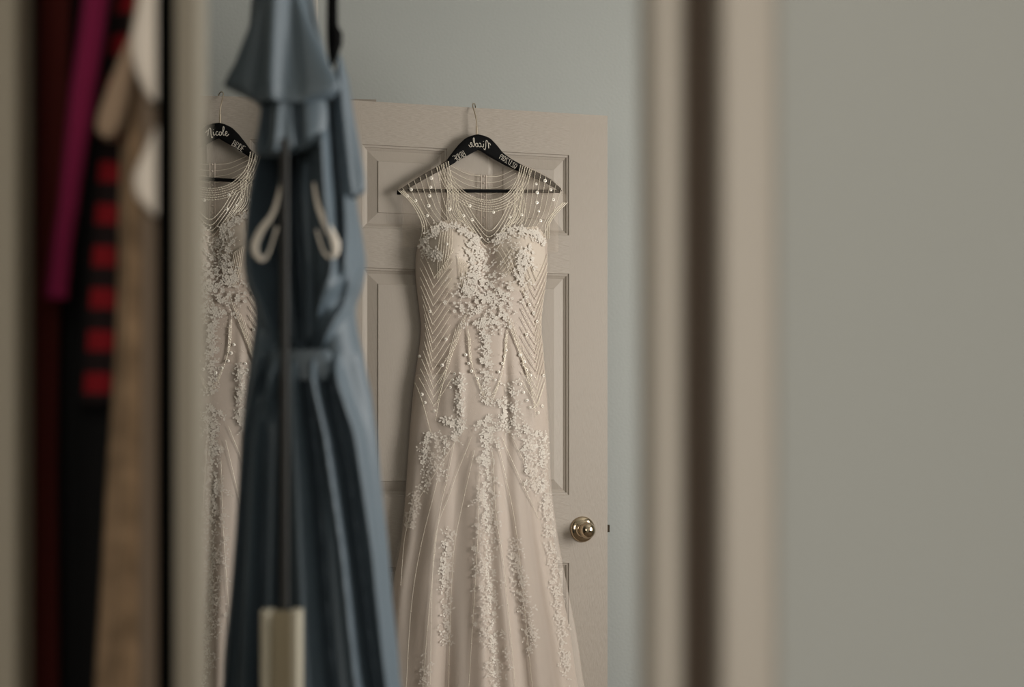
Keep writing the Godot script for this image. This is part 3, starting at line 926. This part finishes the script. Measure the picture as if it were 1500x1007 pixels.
func beadwork(g: Node3D):
	var b := Buf.new()
	# bands round the neck
	var neck := [[-8.7, 189.2], [-8.1, 186.3], [-6.7, 183.5], [-4.0, 180.8], [-0.9, 179.6], [1.8, 179.3], [4.6, 180.0], [7.3, 181.9], [9.5, 185.3], [10.7, 189.1]]
	for k in 6:
		var line := []
		for p in neck:
			var d := Vector2(p[0] - 1.0, p[1] - 190.0).normalized() * k * 0.62
			var nx := p[0] + d.x as float
			line.append([nx, minf(p[1] + d.y, yoke_top(nx * 0.01) * 100.0 - 0.15)])
		bead_line(b, line, 0.0007, 0.006)
	# straight strands down the shoulders
	for k in 9:
		var f := k / 8.0
		var xa := lerpf(-20.5, -8.6, f)
		var xb := lerpf(-14.5, -4.5, f)
		bead_line(b, [[xa, yoke_top(xa * 0.01) * 100.0 - 0.3], [lerpf(xa, xb, 0.55) - 0.6, 177.0], [xb, across(SWEET, xb * 0.01) * 100.0 - 0.5]], 0.0006, 0.012 if k % 3 else 0.006)
		xa = lerpf(22.0, 10.4, f)
		xb = lerpf(16.6, 6.4, f)
		bead_line(b, [[xa, yoke_top(xa * 0.01) * 100.0 - 0.3], [lerpf(xa, xb, 0.55) + 0.5, 177.0], [xb, across(SWEET, xb * 0.01) * 100.0 - 0.5]], 0.0006, 0.012 if k % 3 else 0.006)
	# armhole edges
	for k in 3:
		bead_line(b, shift([[-21.6, 181.0], [-18.9, 178.5], [-16.8, 175.1], [-15.7, 171.7], [-15.9, 168.3]], k * 0.55, 0.0), 0.0011, 0.005)
		bead_line(b, shift([[23.5, 179.8], [21.1, 177.5], [18.9, 174.9], [18.1, 172.8], [18.3, 169.9]], -k * 0.55, 0.0), 0.0011, 0.005)
	# nested V lines under the neck and fans towards the cups
	for k in 5:
		bead_line(b, [[-4.5 - k * 0.7, 179.2 - k * 0.3], [-1.8 - k * 0.3, 174.0 - k * 0.9], [1.4, 171.0 - k * 1.5], [4.6 + k * 0.3, 174.0 - k * 0.9], [7.4 + k * 0.7, 179.4 - k * 0.3]], 0.0009, 0.006 if k < 2 else 0.02)
	for k in 8:
		bead_line(b, [[-6.2 - k * 0.35, 181.5 + k * 0.3], [-6.0 - k * 0.5, 176.0], [-1.5 - k * 1.1, 169.5 + minf(k, 4) * 0.9]], 0.0008, 0.008 if k % 3 == 0 else 0.02)
		bead_line(b, [[8.6 + k * 0.35, 182.0 + k * 0.3], [8.2 + k * 0.5, 176.0], [3.4 + k * 1.1, 169.5 + minf(k, 4) * 0.9]], 0.0008, 0.008 if k % 3 == 0 else 0.02)
	# chevrons down both sides
	for k in 15:
		var h := 166.0 - k * 2.35
		bead_line(b, [[along(XL, h * 0.01) * 100.0 + 0.6, h], [-13.2, h - 6.6], [-12.5, h - 6.8], [-8.6, h - 0.5]], 0.0009, 0.012 if k % 2 else 0.005)
		bead_line(b, [[along(XR, h * 0.01) * 100.0 - 0.6, h], [14.8, h - 6.6], [14.1, h - 6.8], [10.2, h - 0.5]], 0.0009, 0.012 if k % 2 else 0.005)
	# lines over the cups
	for k in 6:
		bead_line(b, [[-8.4 - k * 0.55, 171.0], [-9.2 - k * 0.6, 165.5], [-10.4 - k * 0.35, 160.5 - k * 0.4]], 0.0009, 0.03)
		bead_line(b, [[-7.6 + k * 0.5, 164.0 - k * 0.3], [-6.6 + k * 0.45, 159.0], [-5.2 + k * 0.4, 154.0]], 0.0008, 0.03)
	for k in 5:
		bead_line(b, [[3.0 + k * 1.2, 166.5], [6.6 + k * 0.6, 160.0]], 0.0007, 0.03)
		bead_line(b, [[3.2 + k * 0.7, 161.5 - k * 0.5], [7.0, 166.8 - k * 1.5]], 0.0007, 0.03)
	# long lines sweeping from the waist to the hips
	for k in 5:
		bead_line(b, [[-4.0 - k * 0.8, 150.5 - k * 1.2], [-7.0 - k * 0.7, 142.0 - k * 1.6], [-11.5 - k * 0.25, 131.5 - k * 2.4]], 0.0007, 0.007 if k % 2 == 0 else 0.02)
		bead_line(b, [[5.4 + k * 0.8, 151.0 - k * 1.2], [8.4 + k * 0.7, 143.0 - k * 1.6], [13.2 + k * 0.25, 132.5 - k * 2.4]], 0.0007, 0.007 if k % 2 == 0 else 0.02)
	for k in 4:
		bead_line(b, [[-4.2 + k * 0.25, 146.5 - k], [-3.4 + k * 0.2, 137.0 - k * 0.6], [1.2, 128.5 - k * 0.7], [5.6 - k * 0.2, 137.0 - k * 0.6], [6.6 - k * 0.25, 146.5 - k]], 0.0007, 0.012)
	# fine lines that fan out over the skirt
	for line in [[[-3.5, 118.0], [-8.9, 104.1], [-13.3, 90.2], [-14.9, 55.5]],
		[[-5.7, 119.7], [-12.4, 109.3], [-18.1, 99.8]],
		[[-1.7, 109.2], [-2.3, 93.5], [-3.9, 72.5], [-5.3, 53.9]],
		[[3.2, 117.1], [6.4, 103.9], [8.6, 89.8], [11.9, 53.1]],
		[[4.6, 118.0], [10.1, 105.6], [14.7, 96.7]],
		[[1.9, 114.5], [2.8, 96.9], [4.6, 84.6], [7.3, 53.3]],
		[[-7.5, 118.0], [-9.8, 107.6], [-12.1, 97.1], [-14.6, 76.3], [-16.7, 54.4]],
		[[-17.6, 104.1], [-19.9, 92.1], [-21.3, 80.0]],
		[[-12.1, 107.6], [-16.0, 92.0], [-18.8, 76.5], [-20.6, 54.6]],
		[[6.4, 119.8], [11.9, 109.2], [16.5, 103.8]],
		[[-17.0, 131.9], [-15.1, 124.9], [-13.5, 118.0]],
		[[17.1, 132.2], [14.7, 126.9], [12.8, 125.1]],
		[[-2.8, 114.5], [-6.0, 100.5], [-8.5, 84.9], [-9.8, 54.1]]]:
		bead_line(b, line, 0.0011, 0.022, 0.0019)
	# strands gathered towards the closure at the back of the neck
	for k in 5:
		for sd in [[-8.4, 189.0], [10.2, 188.6]]:
			var e := [1.0 if sd[0] < 0 else 2.0, 186.2 - k * 1.6]
			var m := [lerpf(sd[0], e[0], 0.55), lerpf(sd[1] - k * 1.2, e[1], 0.55) - 0.8]
			b.tube(spline([Vector3(sd[0] * 0.01, (sd[1] - k * 1.2) * 0.01, 0.014), Vector3(m[0] * 0.01, m[1] * 0.01, 0.013), Vector3(e[0] * 0.01, e[1] * 0.01, 0.013)], 5), 0.0007, 4)
	# loose sequins sprinkled over the bodice and hips
	for k in 420:
		var h := rng.randf_range(112.0, 169.0)
		var x := rng.randf_range(along(XL, h * 0.01) * 100.0 + 0.6, along(XR, h * 0.01) * 100.0 - 0.6)
		b.octa(on_gown([x, h], 0.002), rng.randf_range(0.0008, 0.0015))
	var o := part("bead_strands", b, "gown_bead", g)
	o.set_meta("kind", "stuff")
	# single pearls, each with its collar
	var pm := Buf.new()
	pm.lathe([[0.0, 0.0044], [0.0012, 0.0044], [0.0022, 0.0034], [0.0016, 0.0026], [0.0026, 0.0020], [0.0034, 0.0]], Vector3(0, 0, 1), Vector3.ZERO, 10)
	var pearl := mesh_of(pm, false)
	for group in [[[-13.1, 184.5], [-13.3, 182.1], [-13.7, 179.8], [-14.0, 177.2], [-14.4, 174.6], [-18.3, 181.4], [-17.2, 178.5], [-19.3, 179.7]],
		[[14.9, 184.3], [15.1, 182.0], [14.9, 179.3], [15.3, 177.0], [15.7, 174.5], [19.0, 183.0], [19.6, 180.4], [17.4, 185.3]],
		[[-4.7, 139.0], [-4.0, 136.8], [-3.3, 134.8], [-1.8, 132.9], [-0.2, 131.7], [2.9, 132.6], [3.9, 134.7], [4.9, 136.9], [5.6, 138.7], [6.1, 140.4]],
		[[-15.8, 138.7], [-10.6, 136.3], [-7.6, 134.1], [-8.1, 132.5], [-8.7, 130.6], [-15.6, 128.8], [-14.9, 126.7], [-12.6, 124.6], [-10.1, 166.9], [-9.6, 143.0], [-13.5, 150.2]],
		[[9.8, 139.2], [10.9, 137.5], [11.6, 135.4], [12.7, 134.0], [16.8, 134.0], [9.8, 131.6], [10.7, 129.5], [11.6, 127.4], [12.4, 125.6], [16.2, 126.0], [14.9, 124.2], [11.4, 154.2], [12.5, 152.4], [13.8, 150.3], [11.8, 144.6], [14.9, 148.2]],
		[[-2.9, 173.8], [2.9, 176.1], [-5.1, 174.8], [7.2, 174.9], [10.5, 175.7], [-8.7, 176.4], [-3.3, 177.6]]]:
		for p in group:
			var o2 := put("pearl", pearl, M["gown_pearl"], g)
			place(o2, p, 0.0015, 0.0, rng.randf_range(0.85, 1.15))

# sets a small piece on the gown's surface, turned to lie flat on it
func place(o: Node3D, p: Array, lift: float, spin: float, size: float):
	o.transform = resting(p, lift, spin, size)

func resting(p: Array, lift: float, spin: float, size: float) -> Transform3D:
	var a := on_gown(p)
	var dx := on_gown([p[0] + 0.4, p[1]]) - a
	var dy := on_gown([p[0], p[1] + 0.4]) - a
	var n := dx.cross(dy).normalized()
	n = (n + Vector3(0, 0, 0.8)).normalized()
	var bx := (dx.normalized() - n * dx.normalized().dot(n)).normalized()
	var by := n.cross(bx)
	if mir < 0.0:
		a.x = -a.x
		n.x = -n.x
		bx = Vector3(bx.x, -bx.y, -bx.z)
		by.x = -by.x
	var basis_ := Basis(bx, by, n).rotated(n, spin)
	return Transform3D(basis_.scaled_local(Vector3.ONE * size), a + n * lift)

func petal(b: Buf, ang: float, length: float, width: float, cup: float, xf := Transform3D.IDENTITY, z0 := 0.0008):
	# one petal: a small cupped almond with a raised rim
	var d := Vector3(cos(ang), sin(ang), 0)
	var s := Vector3(-sin(ang), cos(ang), 0)
	var ring_ := []
	for q in [[0.04, 0.0], [0.35, 0.75], [0.7, 1.0], [0.95, 0.55], [1.03, 0.0], [0.95, -0.55], [0.7, -1.0], [0.35, -0.75]]:
		ring_.append(d * q[0] * length + s * q[1] * width + Vector3(0, 0, z0 + cup * q[0]))
	var mid := d * length * 0.6 + Vector3(0, 0, z0 + cup * 0.15)
	for k in 8:
		var p: Vector3 = xf * ring_[k]
		var q2: Vector3 = xf * ring_[(k + 1) % 8]
		var c: Vector3 = xf * mid
		var nn := (q2 - c).cross(p - c).normalized()
		if nn.dot(xf.basis.z) < 0.0:
			nn = -nn
		b.tri(c, p, q2, nn)

func lacework(g: Node3D):
	# three kinds of lace flower, shared by all
	var kinds := []
	for v in 3:
		var b := Buf.new()
		var np: int = [5, 5, 6][v]
		for k in np:
			petal(b, TAU * k / np + 0.2 * v, 0.0084 * [1.0, 0.85, 0.95][v], 0.0028 * [1.0, 1.1, 0.85][v], 0.0007)
		b.octa(Vector3(0, 0, 0.0016), 0.0012)
		kinds.append(mesh_of(b, false))
	var sprig := Buf.new()
	var lace_rng := RandomNumberGenerator.new()
	lace_rng.seed = 41
	var was := mir
	for c in lace_clusters():
		var line: Array = c[0]
		for k in c[2]:
			var p := scatter(lace_rng, line, c[1])
			put("lace_flower", kinds[lace_rng.randi() % 3], M["gown_lace"], g).transform = resting(p, 0.0035 + lace_rng.randf() * 0.001, lace_rng.randf() * TAU, lace_rng.randf_range(0.6, 1.0))
		# sprigs of small leaves between the flowers, drawn on the unmirrored pattern
		mir = 1.0
		for k in int(c[3] * 1.3):
			var p := scatter(lace_rng, line, c[1] * 1.25)
			var xf := resting(p, 0.0035, lace_rng.randf() * TAU, lace_rng.randf_range(0.6, 1.05))
			petal(sprig, 0.0, 0.0105, 0.0026, 0.0006, xf)
			petal(sprig, 2.3, 0.0085, 0.0024, 0.0006, xf)
			if lace_rng.randf() < 0.5:
				petal(sprig, 4.0, 0.0075, 0.0024, 0.0006, xf)
		mir = was
	part("lace_sprigs", sprig, "gown_lace", g).set_meta("kind", "stuff")

func scatter(r: RandomNumberGenerator, line: Array, w: float) -> Array:
	var k := r.randi_range(0, line.size() - 2)
	var f := r.randf()
	var h := lerpf(line[k][1], line[k + 1][1], f) + clampf(r.randfn(0.0, w * 0.45), -w, w)
	var x := lerpf(line[k][0], line[k + 1][0], f) + clampf(r.randfn(0.0, w * 0.55), -w * 1.3, w * 1.3)
	return [clampf(x, along(XL, h * 0.01) * 100.0 + 0.5, along(XR, h * 0.01) * 100.0 - 0.5), h]

# lace trails on the pattern: [line in centimetres, half width, flowers, sprigs]
func lace_clusters() -> Array:
	return [
		[[[-15.4, 168.4], [-12.2, 171.2], [-9.6, 172.1], [-6.5, 171.7], [-3.6, 169.7], [-1.1, 167.2]], 1.27, 26, 50],   # cups, left
		[[[-3.3, 168.9], [-2.7, 163.6], [-3.1, 158.4], [-4.4, 154.8]], 1.99, 20, 60],   # left cup, inner side
		[[[2.1, 167.7], [5.4, 170.4], [9.4, 171.1], [13.1, 170.9], [16.2, 168.7]], 1.27, 24, 50],   # cups, right
		[[[8.9, 167.5], [9.8, 163.1], [9.1, 158.3]], 2.53, 18, 60],   # right cup, middle
		[[[0.7, 165.8], [1.4, 160.2], [0.7, 155.8]], 2.35, 6, 40],   # between the cups
		[[[-15.4, 167.6], [-14.0, 165.0], [-11.9, 163.7]], 1.09, 4, 40],   # left cup side
		[[[-6.5, 153.7], [-1.5, 154.5], [3.0, 152.9], [7.6, 153.7]], 3.62, 30, 60],   # waist
		[[[-3.3, 149.2], [1.2, 147.6], [4.9, 148.3]], 2.90, 16, 40],   # waist, lower
		[[[0.9, 144.4], [0.9, 139.1], [0.5, 133.5], [0.5, 125.9]], 1.09, 11, 60],   # centre front
		[[[-6.2, 134.1], [-6.7, 126.7], [-6.5, 120.6], [-7.6, 117.1]], 0.91, 10, 70],   # left hip line
		[[[-10.1, 122.9], [-8.7, 121.1]], 0.91, 3, 12],   # left hip sprig
		[[[0.7, 122.9], [0.9, 116.2], [0.1, 109.2]], 1.99, 17, 60],   # middle spray
		[[[4.3, 127.7], [4.9, 123.3], [6.1, 118.9]], 1.27, 7, 30],   # middle spray, right
		[[[-14.4, 118.9], [-15.1, 113.7], [-14.2, 109.3], [-15.6, 104.1]], 1.27, 7, 46],   # left hip
		[[[-11.3, 118.0], [-10.8, 113.6], [-11.9, 107.5]], 1.45, 0, 40],   # left hip, faint
		[[[12.4, 119.8], [13.1, 114.5], [12.4, 109.1], [14.4, 103.8]], 2.17, 16, 80],   # right hip
		[[[16.2, 118.9], [17.0, 113.6], [16.2, 109.1]], 1.09, 4, 24],   # right hip, edge
		[[[7.2, 132.1], [8.0, 125.1], [9.4, 118.0]], 1.45, 0, 40],   # right side, faint
		[[[0.1, 106.6], [-0.2, 100.4], [0.7, 93.4], [-0.4, 84.6], [0.7, 77.5], [-0.8, 70.6], [2.5, 63.4], [1.8, 54.6], [0.7, 40.6]], 2.53, 38, 240],   # skirt, middle
		[[[-9.4, 93.5], [-10.5, 86.6], [-10.8, 77.9], [-10.1, 65.6]], 1.45, 9, 90],   # skirt, left trail
		[[[7.6, 91.5], [8.0, 84.4], [9.8, 77.3], [11.3, 70.2], [12.0, 63.0]], 1.45, 7, 90],   # skirt, right trail
		[[[15.9, 106.4], [17.4, 100.2], [18.3, 91.3], [19.2, 82.4], [20.1, 75.2], [21.3, 66.3], [22.0, 57.3], [23.1, 43.0]], 1.45, 18, 170],   # skirt, right edge
		[[[-16.7, 105.0], [-17.9, 98.9], [-18.6, 95.4]], 1.09, 3, 30],   # skirt, left edge
		[[[-16.1, 62.4], [-16.5, 53.7], [-17.2, 43.3]], 1.27, 3, 30],   # hem, left
	]
